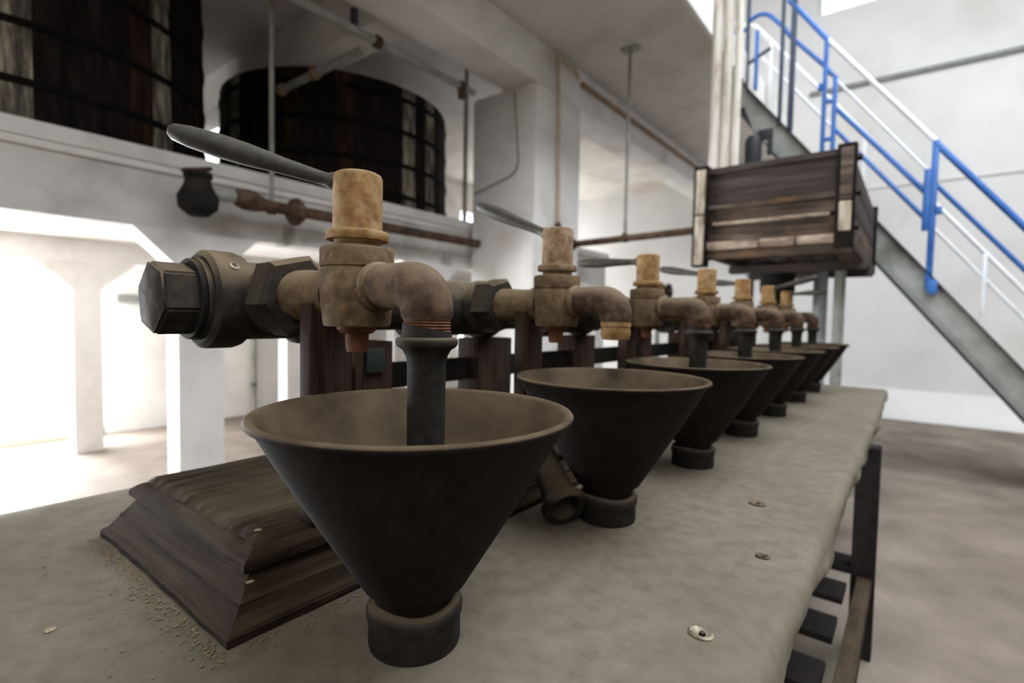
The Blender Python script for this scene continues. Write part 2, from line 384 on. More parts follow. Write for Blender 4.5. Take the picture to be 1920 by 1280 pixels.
box(bm, XO - 0.2, XO, 2.1, 3.1, 3.43, ZC)
struct(mk('wall_left', bm, 'plaster'), 'white outer wall with open bay behind the columns')
struct(mk('trim_4', Box(XO - 0.2, XO + 0.04, -3.1, 1.48, 0, 0.075, bev=0.01), 'kerb'), 'dusty kerb across the open bay')
w2 = struct(mk('window_2', Box(XO - 0.11, XO - 0.09, 2.1, 3.1, 2.2, 3.43), 'white_paint'))
w2.data.materials[0] = win.data.materials[0]
for y0, y1, z0, z1 in ((2.1, 3.1, 2.2, 2.25), (2.1, 3.1, 3.39, 3.43), (2.1, 2.15, 2.25, 3.39), (3.05, 3.1, 2.25, 3.39), (2.76, 2.80, 2.25, 3.39)):
    mk('window_frame', Box(XO - 0.13, XO - 0.07, y0, y1, z0, z1), 'white_paint', w2)
bx = mk('junction_box', Box(XO, XO + 0.06, 1.60, 1.85, 1.28, 1.36, bev=0.006), 'box_grey')
tag(bx, 'small grey box fixed to the outer wall behind the pipe cap', 'box')
dp = thing('downpipe', 'grey vertical pipe on the outer wall between the columns', 'pipe', (XO + 0.05, 2.9, 0))
mk('pipe', Cyl((0, 0, 0), (0, 0, 1.78), 0.028), 'grey_pipe', dp)
for z in (0.35, 1.25): mk('clamp', Lathe([(0.028, 0), (0.036, 0), (0.036, 0.03), (0.028, 0.03)], 20, base=(0, 0, z)), 'dark_metal', dp)

# ================================================================== TABLE
TX0, TX1, TY0, TY1, TZ = -1.33, -0.105, -0.45, 3.78, 0.82
table = thing('work_table', 'long table covered in a dusty beige sheet with rumpled edges', 'table', (-0.72, 1.65, 0))
tox, toy = -0.72, 1.65
def wav(y, s): return noise.noise(Vector((y * 3.1, s, 0.3))) + 0.5 * noise.noise(Vector((y * 8.3, s + 4, 1.7)))
bm = bmesh.new()
NY = 320
def xprof(y):
    out = []
    dl = 0.055 + 0.008 * wav(y, 9); dr = 0.060 + 0.016 * wav(y, 2)
    bl = 0.004 * wav(y, 12); br = 0.016 * wav(y * 1.3, 5)
    kink = 0.016 * wav(y * 2.1, 21)
    out.append((TX0 + 0.004 + bl, TZ - dl))
    for t in (0.75, 0.5, 0.25): out.append((TX0 - 0.004 + bl * t, TZ - 0.02 - (dl - 0.02) * t))
    for k in range(6):
        a = PI - (PI / 2) * k / 5
        out.append((TX0 + 0.018 + 0.018 * math.cos(a), TZ - 0.018 + 0.018 * math.sin(a)))
    n = 26
    for k in range(1, n):
        t = k / n; x = TX0 + 0.018 + (TX1 - TX0 - 0.044) * t
        zz = TZ + 0.0022 * noise.noise(Vector((x * 5, y * 5, 2))) 
        if x < -1.06: zz += 0.0035 * math.sin(y * 26 + 9 * x) * min(1, (-1.06 - x) / 0.1) * noise.noise(Vector((y * 2, x * 3, 8)))
        out.append((x, zz))
    for k in range(6):
        a = PI / 2 - (PI / 2) * k / 5
        out.append((TX1 - 0.026 + 0.026 * math.cos(a) + 0.006 * wav(y * 1.5, 31) * k / 5, TZ - 0.026 + 0.026 * math.sin(a)))
    for t in (0.2, 0.4, 0.6, 0.8, 1.0):
        out.append((TX1 + 0.006 * wav(y * 1.5, 31) * (1 - t) + br * t + kink * math.sin(t * PI) - 0.006 * t, TZ - 0.026 - (dr - 0.02) * t))
    return out
rings = []
for i in range(NY + 1):
    y = TY0 + (TY1 - TY0) * i / NY
    rings.append([bm.verts.new((x - tox, y - toy, z)) for x, z in xprof(y)])
for a, b in zip(rings, rings[1:]):
    for k in range(len(a) - 1): bm.faces.new((a[k], a[k + 1], b[k + 1], b[k]))
for ring, s in ((rings[0], -1), (rings[-1], 1)):      # turned-down ends
    low = [bm.verts.new((v.co.x, v.co.y + 0.01 * s, min(v.co.z, TZ - 0.05))) for v in ring]
    for k in range(len(ring) - 1): bm.faces.new((ring[k], ring[k + 1], low[k + 1], low[k]))
mk('sheet_cover', bm, 'lead', table, angle=50)
for i in range(5):
    x0 = TX0 + 0.012 + i * 0.239
    mk('top_board', Box(x0 - tox, x0 + 0.235 - tox, TY0 + 0.01 - toy, TY1 - 0.01 - toy, 0.768, 0.815), 'wood_black', table)
for x in (-1.29, -0.145):
    for y in (-0.3, 2.20):
        mk('leg', Box(x - tox, x + 0.072 - tox, y - toy, y + 0.075 - toy, 0, 0.768, bev=0.004), 'wood_black', table)
for x in (-1.0, -0.42):
    mk('leg', Box(x - tox, x + 0.072 - tox, 3.55 - toy, 3.625 - toy, 0, 0.768, bev=0.004), 'wood_black', table)
for x in (-1.275, -0.125):
    mk('long_stretcher', Box(x - tox, x + 0.045 - tox, -0.3 - toy, 2.27 - toy, 0.255, 0.30, bev=0.004), 'wood', table)
sl = None
for i in range(9):
    y = 0.10 + i * 0.262
    if sl is None: sl = mk('shelf_slat', Box(-0.575, 0.575, 0, 0.135, 0, 0.022, bev=0.003), 'wood_black', table, (0.0, y - toy, 0.30))
    else: link_copy(sl, 'shelf_slat', table, (0.0, y - toy, 0.30))
# tin washers nailed in the sheet
for (x, y, r, lab) in ((-0.189, 0.626, 0.0125, 'bright nail washer in the table sheet at the near right'),
                       (-0.244, 1.161, 0.014, 'dark nail washer in the sheet beside the second funnel'),
                       (-0.178, 0.901, 0.009, 'small dark nail head between the two washers')):
    t = thing('nail_washer', lab, 'nail', (x, y, TZ), group='nails in the table sheet')
    near = r == 0.0125
    bm = bmesh.new()
    seg = 18; ringv = []
    for rr, zz in ((r, -0.002), (r * 1.0, 0.0022), (r * 0.82, 0.0042), (r * 0.45, 0.0012), (0, 0.001)):
        ringv.append((rr, zz))
    lathe(bm, ringv, seg)
    for v in bm.verts:
        v.co.z += 0.0016 * noise.noise(v.co * 220); v.co.x *= 1.25
    mk('washer', bm, 'nail' if near else 'iron', t)
    mk('nail_head', Lathe([(0.0, 0.0045), (0.0035, 0.004), (0.0042, 0.001)], 10, base=(0.002, 0.001, 0)), 'dark_iron', t)

# ================================================================== PIPE STAND (plinth, uprights)
PY0, PY1 = 0.253, 3.62
stand = thing('pipe_stand', 'dark weathered wooden stand with moulded plinth carrying the pipe', 'stand', (-0.85, 1.9, TZ))
sx, sy = -0.85, 1.9
# moulded skirt profile: (inset from the foot, height)
PROF = [(0.0, 0.0), (-0.002, 0.003), (-0.002, 0.011), (0.002, 0.014), (0.006, 0.0145), (0.020, 0.029), (0.022, 0.034), (0.026, 0.036), (0.038, 0.050), (0.044, 0.055), (0.046, 0.058), (0.040, 0.060), (0.034, 0.064), (0.033, 0.070), (0.036, 0.076), (0.050, 0.083), (0.064, 0.085)]
_pf = []
for (_a, _b), (_c, _d) in zip(PROF, PROF[1:]):
    for _k in range(3): _pf.append((_a + (_c - _a) * _k / 3, _b + (_d - _b) * _k / 3))
PROF = _pf + [PROF[-1]]
FX0, FX1 = -1.065, -0.594
def foot(side, inset):
    k = 0.45 if side == 'L' else 1.0
    return inset * k
def skirt(name, side):
    bm = bmesh.new()
    rows = []
    n = 60 if side in 'FB' else 200
    for i in range(n + 1):
        t = i / n; row = []
        for d, h in PROF:
            if side in 'LR':
                y = (PY0 + d) + (PY1 - PY0 - 2 * d) * t
                x = FX1 - d if side == 'R' else FX0 + d * 0.45
            else:
                x = (FX0 + d * 0.45) + (FX1 - d - FX0 - d * 0.45) * t
                y = PY0 + d if side == 'F' else PY1 - d
            j = 0.0022 * noise.noise(Vector((x * 11, y * 11, h * 14))) + 0.0011 * noise.noise(Vector((x * 45, y * 45, h * 60)))
            j += 0.0016 * noise.noise(Vector(((x * 5, y * 90, h * 170) if side in 'FB' else (x * 90, y * 5, h * 170))))
            j -= 0.005 * max(0.0, noise.noise(Vector((x * 17 + 3, y * 17, h * 50))) - 0.42)
            row.append(bm.verts.new((x - sx + (j if side in 'LR' else 0), y - sy + (j if side in 'FB' else 0), h + j * 0.8 * (h > 0))))
        rows.append(row)
    for a, b in zip(rows, rows[1:]):
        for k in range(len(PROF) - 1): bm.faces.new((a[k], a[k + 1], b[k + 1], b[k]))
    return mk(name, bm, 'wood' if side in 'LR' else 'wood_x', stand, angle=40)
skirt('end_moulding', 'F'); skirt('side_moulding', 'R'); skirt('side_moulding', 'L'); skirt('end_moulding', 'B')
# rough top plank with raised grain
bm = bmesh.new(); rows = []
NXp, NYp = 48, 300
for i in range(NYp + 1):
    y = PY0 + 0.056 + (PY1 - PY0 - 0.112) * i / NYp
    row = []
    for k in range(NXp + 1):
        x = FX0 + 0.026 + (FX1 - 0.054 - FX0 - 0.026) * k / NXp
        e = min(k, NXp - k, i, NYp - i)
        z = 0.0935 + 0.0032 * noise.noise(Vector((x * 62, y * 3, 0))) + 0.0022 * noise.noise(Vector((x * 40, y * 7, 4))) - (0.010 if e == 0 else (0.0015 if e == 1 else 0))
        row.append(bm.verts.new((x - sx, y - sy, z)))
    rows.append(row)
for a, b in zip(rows, rows[1:]):
    for k in range(NXp): bm.faces.new((a[k], a[k + 1], b[k + 1], b[k]))
mk('top_plank', bm, 'wood', stand, angle=60)
mk('core', Box(FX0 + 0.03 - sx, FX1 - 0.07 - sx, PY0 + 0.075 - sy, PY1 - 0.075 - sy, 0.0, 0.083), 'wood_black', stand)
S = 0.4845
XV, YV = -0.587, 0.416          # axis of the first tap
XM, ZM = -0.87, 1.22            # supply pipe axis
for k in range(7):
    y = YV + k * S
    # forked upright under each branch
    mk('upright', Box(-0.668 - sx, -0.640 - sx, y - 0.036 - sy, y + 0.030 - sy, 0.09, 1.215 - TZ, bev=0.002), 'wood_up', stand)
for y0, y1 in ((0.60, 0.69), (0.955, 1.09), (1.42, 1.55), (1.90, 2.03), (2.38, 2.51), (2.87, 3.0), (3.3, 3.42)):
    post = mk('rear_post', Box(-0.92 - sx, -0.85 - sx, y0 - sy, y1 - sy, 0.085, 1.148 - TZ, bev=0.003), 'wood_up', stand)
    if y0 < 0.7: mk('saddle_plate', Box(-0.849 - sx, -0.842 - sx, y0 + 0.02 - sy, y1 - 0.025 - sy, 1.085 - TZ, 1.135 - TZ, bev=0.0032), 'verdigris', post)
mk('long_rail', Box(-0.915 - sx, -0.875 - sx, 0.55 - sy, 3.5 - sy, 1.045 - TZ, 1.098 - TZ, bev=0.003), 'wood_black', stand)

# ================================================================== SUPPLY PIPE
man = thing('supply_pipe', 'fat dusty iron supply pipe with faceted end plug behind the taps', 'pipe', (XM, 0.0, ZM))
Yx = (0, 1, 0)
# end plug: faceted head, thread, collar
bm = bmesh.new()
lathe(bm, [(0, 0.264), (0.050, 0.264), (0.0555, 0.269), (0.0555, 0.322), (0, 0.322)], 6, axis=Yx, phase=0.32)
bmesh.ops.bevel(bm, geom=[e for e in bm.edges if e.calc_length() > 0.02], offset=0.0035, segments=2, affect='EDGES')
mk('end_plug', bm, 'iron', man)
pr = [(0.05, 0.312), (0.060, 0.313)]
for i in range(4):
    y = 0.315 + i * 0.004
    pr += [(0.0615, y), (0.0595, y + 0.002)]
pr += [(0.059, 0.345)]
mk('thread', Lathe(pr, 40, axis=Yx), 'dark_iron', man)
coll = mk('end_collar', Lathe([(0.058, 0.328), (0.068, 0.328), (0.0755, 0.334), (0.0765, 0.341), (0.0765, 0.374), (0.073, 0.384), (0.063, 0.389)], 48, axis=Yx), 'iron', man)
mk('vent_ring', Lathe([(0.003, 0), (0.0065, 0), (0.0075, 0.002), (0.0045, 0.003), (0.003, 0.0012)], 16, base=(0.057, 0.358, 0.050), axis=(0.76, 0.05, 0.66)), 'nail', coll)
for k in range(7):
    y = YV + k * S
    mk('tee', Lathe([(0.0625, y - 0.095), (0.0635, y - 0.08), (0.0635, y + 0.060), (0.071, y + 0.068), (0.073, y + 0.076), (0.073, y + 0.10), (0.068, y + 0.108), (0.048, y + 0.112)], 40, axis=Yx), 'iron', man)
    mk('branch', Lathe([(0.03, 0.03), (0.046, 0.045), (0.046, 0.06), (0.0525, 0.066), (0.0535, 0.074), (0.0535, 0.090), (0.050, 0.096), (0.03, 0.097)], 36, base=(0, y, 0.003), axis=(1, 0, 0)), 'iron', man)
    if k < 6:
        mk('pipe_length', Cyl((0, y + 0.10, 0), (0, y + S - 0.13, 0), 0.050, seg=32), 'iron', man)
        mk('coupling', Lathe([(0.050, 0), (0.067, 0.0), (0.0735, 0.008), (0.0735, 0.05), (0.068, 0.058), (0.0625, 0.06)], 40, base=(0, y + S - 0.155, 0), axis=Yx), 'iron', man)
yl = YV + 6 * S
mk('pipe_length', Cyl((0, yl + 0.1, 0), (0, yl + 0.19, 0), 0.050, seg=32), 'iron', man)
mk('far_cap', Lathe([(0, 0.07), (0.05, 0.07), (0.06, 0.062), (0.06, 0.0), (0.05, -0.004)], 32, base=(0, yl + 0.17, 0), axis=Yx), 'iron', man)

# ================================================================== TAPS
TB = 1.151  # tap foot
def tap(k, lab, hdir, hlen, hrise, hose=True, capmat='brass', bodymat='bronze', dz=0.0, dx=0.0, dy=0.0):
    y = YV + k * S
    t = thing('brass_tap', lab, 'tap', (XV + dx, y + dy, TB), group='brass taps along the supply pipe')
    z = lambda v: v - TB
    body = [(0.0, z(1.185)), (0.041, z(1.185)), (0.0435, z(1.188)), (0.045, z(1.206)), (0.0462, z(1.209)), (0.048, z(1.235)), (0.0468, z(1.258)), (0.0452, z(1.261)), (0.0475, z(1.263)), (0.0478, z(1.284)), (0.046, z(1.288)), (0.034, z(1.288)), (0.031, z(1.292)), (0, z(1.292))]
    mk('body', Lathe(body, 44), bodymat, t)
    # inlet neck, hex nut
    mk('inlet_neck', Lathe([(0.036, -0.035), (0.034, -0.05), (0.0345, -0.085), (0.037, -0.12), (0.037, -0.19)], 36, base=(0, 0, z(1.228)), axis=(1, 0, 0)), bodymat, t)
    bm = bmesh.new()
    lathe(bm, [(0.040, -0.140), (0.056, -0.140), (0.0635, -0.146), (0.0635, -0.186), (0.058, -0.192), (0.040, -0.192)], 6, base=(0, 0, z(1.228)), axis=(1, 0, 0), phase=0.25)
    mk('hex_nut', bm, 'iron', t, angle=25)
    # outlet elbow
    ex = -0.451 - XV - dx
    pts = bend((0.034, 0, z(1.236)), (ex, 0, z(1.236)), (ex, 0, z(1.194)), 0.036, 10)
    n = len(pts); rad = [0.0285] + [0.0295 + 0.002 * math.sin(PI * i / (n - 2)) for i in range(n - 1)]
    rad[-1] = 0.0265
    el = mk('elbow', Tube(pts, rad, 32), 'bronze_brown', t)
    mk('weld_ring', Lathe([(0.029, 0.040), (0.0325, 0.043), (0.0325, 0.049), (0.029, 0.053)], 32, base=(0, 0, z(1.236)), axis=(1, 0, 0)), bodymat, el)
    # plug with flange
    zc = dz
    mk('plug', Lathe([(0.029, z(1.290)), (0.030, z(1.298)), (0.0395, z(1.298)), (0.0405, z(1.301)), (0.0405, z(1.307)), (0.039, z(1.3095)), (0.0325, z(1.310)), (0.0318, z(1.313)), (0.0318, z(1.379 + zc)), (0.030, z(1.3835 + zc)), (0.026, z(1.3855 + zc)), (0, z(1.386 + zc))], 40), capmat, t)
    # foot nut and screw tail
    mk('tail_nut', Lathe([(0.026, z(1.187)), (0.026, z(1.181)), (0.020, z(1.176)), (0.0155, z(1.175)), (0.0148, z(1.156)), (0.013, z(1.151)), (0, z(1.151))], 24), 'copper', t)
    # lever
    d = Vector((hdir[0], hdir[1], 0)).normalized() * math.cos(hrise) + Vector((0, 0, math.sin(hrise)))
    b = Vector((0, 0, z(1.366 + zc))) + d * 0.024
    L_ = hlen
    prof = [(0.0, 0.0), (0.0115, 0.0), (0.0115, 0.012), (0.0088, 0.016), (0.0088, 0.03), (0.0110, L_ * 0.35), (0.0142, L_ * 0.55), (0.0150, L_ * 0.70), (0.0134, L_ * 0.88), (0.0104, L_ * 0.97), (0.0062, L_ * 0.995), (0, L_)]
    mk('lever', Lathe(prof, 28, base=b, axis=d), 'handle', t)
    # thread and hose
    if hose:
        pr = [(0.022, z(1.199)), (0.0275, z(1.198))]
        for i in range(5):
            zz = 1.1965 - i * 0.0034
            pr += [(0.0282, z(zz)), (0.0264, z(zz - 0.0017))]
        pr += [(0.0262, z(1.172))]
        mk('thread', Lathe(pr, 32, base=(ex, 0, 0)), 'copper', t)
        bm = Lathe([(0.0265, z(1.187)), (0.0285, z(1.1872)), (0.0295, z(1.176)), (0.0345, z(1.175)), (0.0362, z(1.1725)), (0.0362, z(1.168)), (0.0345, z(1.165)), (0.0285, z(1.161)), (0.0245, z(1.154)), (0.0228, z(1.144)), (0.0224, z(1.10)), (0.0222, z(0.985)), (0.018, z(0.985)), (0.018, z(1.18))], 40, base=(ex, 0, 0))
        for v in bm.verts:      # slanting cuff
            if v.co.z > z(1.186): v.co.z += 0.0035 * (-(v.co.x - ex) - v.co.y) / 0.028
        mk('hose', bm, 'rubber', t)
    else:
        mk('outlet_ring', Lathe([(0.0245, z(1.197)), (0.0285, z(1.196)), (0.029, z(1.188)), (0.027, z(1.186)), (0.0275, z(1.184)), (0.0285, z(1.172)), (0.0255, z(1.163)), (0.019, z(1.162)), (0.019, z(1.18))], 32, base=(ex, 0, 0)), 'brass', t)
    return t
tap(0, 'nearest brass tap, long lever pointing up towards the far left', (-0.70, -0.714), 0.215, 0.26, bodymat='bronze')
tap(1, 'second brass tap with bare outlet and no hose, lever raised to the left', (-1.0, -0.07), 0.205, 0.40, hose=False, capmat='plug_dull')
tap(2, 'third brass tap with tall yellow plug and level lever', (-1.0, 0.02), 0.205, 0.03, dx=-0.012)
tap(3, 'fourth brass tap, short looking lever', (-0.92, 0.39), 0.205, 0.16)
tap(4, 'fifth brass tap, in front of the black outlet under the trough', (-0.77, 0.64), 0.205, 0.08)
tap(5, 'sixth brass tap, lever swung out to the right', (0.9, -0.1), 0.205, 0.25)
tap(6, 'farthest brass tap at the end of the row beside the grey posts', (0.95, -0.5), 0.205, 0.03)
bpy.data.objects['brass_tap.003']['label'] = 'fourth brass tap, lever tilted up to the left beside the trough post'

# ================================================================== FUNNELS
FXC, FYC = -0.451, 0.402
labs = ['nearest large black funnel with a hose hanging into it', 'second black funnel from the camera, empty and without a hose',
        'third black funnel, overlapped by the second funnel rim', 'fourth black funnel along the table row',
        'fifth black funnel along the table row', 'sixth black funnel along the table row', 'farthest black funnel at the end of the table']
RIM = 0.180
f0 = None
for k in range(7):
    t = thing('funnel', labs[k], 'funnel', (FXC, FYC + S * k, TZ), group='black funnels along the table')
    if f0 is None:
        prof_o = [(0.030, 0.020), (0.040, 0.040), (0.044, 0.052), (0.046, 0.060), (0.060, 0.072), (0.108, 0.150), (0.151, 0.223), (RIM - 0.007, 0.262), (RIM, 0.266), (RIM + 0.0012, 0.2695), (RIM - 0.001, 0.2725), (RIM - 0.006, 0.2728), (RIM - 0.0105, 0.269), (0.145, 0.223), (0.101, 0.150), (0.052, 0.074), (0.036, 0.055), (0.024, 0.030), (0.0, 0.028)]
        a = mk('cone', Lathe(prof_o, 96), 'funnel_out', t, angle=60)
        bm = Lathe([(0.0, 0.0), (0.0525, 0.0), (0.0535, 0.004), (0.0532, 0.030), (0.0555, 0.034), (0.0560, 0.044), (0.0535, 0.0495), (0.047, 0.052), (0.041, 0.050)], 48)
        for v in bm.verts:
            if v.co.z > 0.03: v.co.z += 0.002 * math.sin(3 * math.atan2(v.co.y, v.co.x))
        b = mk('collar', bm, 'rubber', t)
        f0 = (a, b)
    else:
        link_copy(f0[0], 'cone', t, (0, 0, 0), (0, 0, k * 1.3)); link_copy(f0[1], 'collar', t, (0, 0, 0), (0, 0, k * 2.1))

# loose hose leaning on the plinth between the first two funnels
bm = bmesh.new()
p0 = Vector((-0.485, 0.79, TZ + 0.012)); p1 = Vector((-0.648, 0.90, TZ + 0.118))
ax = (p1 - p0)
lh = ax.length
lathe(bm, [(0.024, 0.02), (0.026, 0.002), (0.036, -0.002), (0.041, 0.006), (0.041, 0.014), (0.033, 0.026), (0.030, 0.040), (0.029, 0.08), (0.028, lh), (0.022, lh), (0.023, 0.02)], 36, base=p0, axis=ax)
for v in bm.verts:
    v.co += 0.003 * Vector((noise.noise(v.co * 25), noise.noise(v.co * 25 + Vector((5, 0, 0))), 0.6 * noise.noise(v.co * 25 + Vector((0, 7, 0)))))
zmin = min(v.co.z for v in bm.verts)
for v in bm.verts: v.co.z += TZ + 0.002 - zmin; v.co -= Vector((-0.55, 0.84, TZ))
h = mk('loose_hose', bm, 'rubber', None, (-0.55, 0.84, TZ))
tag(h, 'loose dusty rubber hose leaning on the plinth between two funnels', 'hose')

# crumbs and flakes on the table
bm = bmesh.new()
def crumb(bm, p, r):
    m = bmesh.ops.create_icosphere(bm, subdivisions=1, radius=r, matrix=Matrix.Translation(p))
    s = Vector((random.uniform(.7, 1.4), random.uniform(.7, 1.4), random.uniform(.4, .8)))
    for v in m['verts']:
        d = v.co - Vector(p); v.co = Vector(p) + Vector((d.x * s.x, d.y * s.y, d.z * s.z)) * random.uniform(.8, 1.2)
for i in range(900):
    if i < 640:
        x = random.uniform(-1.06, -0.57); y = 0.247 - abs(random.gauss(0, 0.012))
    elif i < 800:
        y = random.uniform(0.25, 0.5); x = -0.588 + abs(random.gauss(0, 0.014))
    else:
        x = random.uniform(-1.1, -0.5); y = 0.247 - abs(random.gauss(0, 0.06))
    r = random.choice((0.0007, 0.0009, 0.0012, 0.0017))
    crumb(bm, (x + 0.8, y - 0.25, r * 0.4), r)
cr = mk('crumbs', bm, 'crumb', None, (-0.8, 0.25, TZ + 0.001))
tag(cr, 'tan crumbs and grit along the foot of the plinth', 'crumbs', kind='stuff')
for (x, y, z, r, lab) in ((-0.788, 0.135, TZ + 0.003, 0.006, 'pale flake on the table near the lower left corner'),
                          (-0.672, 0.325, TZ + 0.094, 0.005, 'pale flake lying on the plinth edge'),
                          (-0.615, 0.287, TZ + 0.058, 0.004, 'tiny pale flake caught on the plinth corner')):
    bm = bmesh.new(); crumb(bm, (0, 0, 0), r)
    for v in bm.verts: v.co.z *= 0.6
    f = mk('paint_flake', bm, 'chip', None, (x, y, z)); tag(f, lab, 'flake')

# ================================================================== TROUGH (wooden, raised beyond the table end)
TRX0, TRX1, TRY0, TRY1, TRZ0, TRZ1 = -1.075, -0.255, 3.15, 5.02, 1.605, 2.115
tr = thing('wooden_trough', 'old raised wooden trough with peeling posts and worn boards', 'trough', ((TRX0 + TRX1) / 2, (TRY0 + TRY1) / 2, TRZ0))
ox, oy, oz = tr.location
def tb(name, x0, x1, y0, y1, z0, z1, mat, bev=0.004, par=None):
    return mk(name, Box(x0 - ox, x1 - ox, y0 - oy, y1 - oy, z0 - oz, z1 - oz, bev=bev), mat, par or tr)
for y0, y1, tg in ((TRY0 + 0.035, TRY0 + 0.075, 'f'), (TRY1 - 0.075, TRY1 - 0.035, 'b')):
    tb('upper_board', TRX0 + 0.05, TRX1 - 0.05, y0, y1, 1.895, 2.075, 'crate_dark')
    tb('lower_board', TRX0 + 0.05, TRX1 - 0.05, y0, y1, 1.78, 1.865, 'crate')
    tb('lower_board', TRX0 + 0.05, TRX1 - 0.05, y0 + 0.004, y1 - 0.004, 1.665, 1.775, 'crate')
tb('top_rail', TRX0 + 0.06, TRX1 - 0.05, TRY0 + 0.01, TRY0 + 0.08, 2.072, 2.108, 'crate_dark')
tb('mid_rail', TRX0 + 0.06, TRX1 - 0.05, TRY0 + 0.008, TRY0 + 0.05, 1.862, 1.892, 'crate')
tb('mid_rail', TRX0 + 0.10, TRX1 - 0.12, TRY0 + 0.015, TRY0 + 0.05, 1.770, 1.790, 'peeling_x', 0.003)
for (x0, x1) in ((TRX0 + 0.07, TRX0 + 0.36), (TRX0 + 0.365, TRX0 + 0.54), (TRX0 + 0.55, TRX1 - 0.02)):
    tb('bottom_rail', x0, x1, TRY0 + 0.0, TRY0 + 0.07, 1.625, 1.672, 'peeling_x', 0.006)
tb('sole_beam', TRX0 + 0.02, TRX1 - 0.02, TRY0 + 0.02, TRY0 + 0.10, 1.575, 1.625, 'crate')
# side boards
for x0, x1 in ((TRX0 + 0.03, TRX0 + 0.07), (TRX1 - 0.07, TRX1 - 0.03)):
    for z0, z1, m_ in ((1.665, 1.80, 'crate'), (1.805, 1.94, 'crate_dark'), (1.945, 2.09, 'crate_dark')):
        tb('side_board', x0, x1, TRY0 + 0.08, TRY1 - 0.08, z0, z1, m_)
    tb('side_sill', x0 - 0.015, x1 + 0.015, TRY0 + 0.02, TRY1 - 0.02, 1.60, 1.66, 'crate_dark')
for i in range(6):
    x0 = TRX0 + 0.03 + i * 0.127
    tb('floor_board', x0, x0 + 0.122, TRY0 + 0.03, TRY1 - 0.03, 1.628, 1.66, 'crate', 0.003)
for x in (TRX0 + 0.0, TRX1 - 0.085):
    for y in (TRY0, TRY1 - 0.07):
        low = x < -0.8 and y < 4
        p_ = tb('corner_post', x - 0.01, x + 0.075, y - 0.01, y + 0.06, 1.53 if low else 1.60, 2.125, 'wood_black')
        if y < 4:
            tb('post_face', x + 0.008, x + 0.062, y - 0.022, y - 0.009, 1.84, 2.10, 'peeling' if low else 'crate', 0.004, p_)
            tb('post_face', x + 0.008, x + 0.062, y - 0.022, y - 0.009, 1.54 if low else 1.68, 1.83, 'peeling', 0.004, p_)
for z in (1.70, 1.875, 2.05):
    mk('tie_bolt', Lathe([(0, -0.02), (0.018, -0.02), (0.018, 0.0), (0, 0)], 6, base=(TRX1 - 0.0 - ox + 0.012, TRY0 + 0.02 - oy, z - oz), axis=(1, 0, 0)), 'dark_iron', tr)
for y in (3.9, 4.5):
    tb('cross_bearer', TRX0 + 0.0, TRX1 - 0.0, y, y + 0.09, 1.55, 1.60, 'crate_dark')
# its outlet
ot = thing('trough_outlet', 'black outlet pot hanging under the wooden trough', 'outlet', (-0.80, 4.15, 1.30))
mk('outlet_pot', Lathe([(0, 0.0), (0.05, 0.0), (0.062, 0.02), (0.10, 0.10), (0.115, 0.13), (0.115, 0.26), (0.125, 0.265), (0.125, 0.30), (0.06, 0.30)], 32), 'dark_iron', ot)
mk('spout', Cyl((0, 0, -0.12), (0, 0, 0.01), 0.03), 'dark_iron', ot)
# posts under the trough
for (x, y, r, m_, lab) in ((-0.548, 4.32, 0.047, 'grey_steel', 'thick grey steel post under the trough'),
                           (-0.43, 4.32, 0.036, 'grey_pipe', 'thinner grey pipe post under the trough right end'),
                           (-1.10, 4.66, 0.024, 'slate', 'thin dark post under the left side of the trough')):
    t = thing('trough_post', lab, 'post', (x, y, 0), group='posts under the trough')
    zt = 1.60
    mk('shaft', Cyl((0, 0, 0.012), (0, 0, zt - 0.006), r, seg=24), m_, t)
    mk('foot_plate', Box(-r * 1.25, r * 1.25, -r * 1.8, r * 1.8, 0, 0.012), m_, t)
    mk('head_plate', Box(-r * 1.25, r * 1.25, -r * 1.8, r * 1.8, zt - 0.012, zt), m_, t)
# dark valve bracket behind the trough top
t = thing('gate_valve', 'small dark valve standing on the back of the trough', 'valve', (-1.06, 4.40, 2.10))
mk('stem', Cyl((0, 0, 0), (0, 0, 0.40), 0.022), 'slate', t)
mk('valve_body', Lathe([(0, 0.30), (0.05, 0.30), (0.062, 0.36), (0.062, 0.52), (0.045, 0.56), (0, 0.56)], 20, base=(0, 0, 0)), 'dark_metal', t)
mk('valve_arm', Box(0.03, 0.14, -0.02, 0.02, 0.52, 0.60, bev=0.01), 'dark_metal', t)
mk('valve_tip', Box(0.10, 0.14, -0.015, 0.015, 0.40, 0.53, bev=0.008), 'dark_metal', t)
# white pipes dropping into the trough
for (x, r, lab) in ((-1.115, 0.034, 'left flaking white pipe dropping into the trough'), (-1.045, 0.030, 'middle flaking white pipe dropping into the trough'), (-0.98, 0.024, 'right flaking white pipe dropping into the trough')):
    yy = 3.60
    x = max(x, TRX0 + 0.0) if False else x
    t = thing('drop_pipe', lab, 'pipe', (x, yy, 2.13), group='white pipes above the trough')
    mk('pipe', Cyl((0, 0, 0), (0, 0, 4.47), r, seg=20), 'white_pipe', t)
    mk('flange', Lathe([(r, 0.0), (r * 1.08, 0.0), (r * 1.08, 0.03), (r, 0.035)], 20, base=(0, 0, 0.02 + 0.05 * (r == 0.03))), 'white_pipe', t)

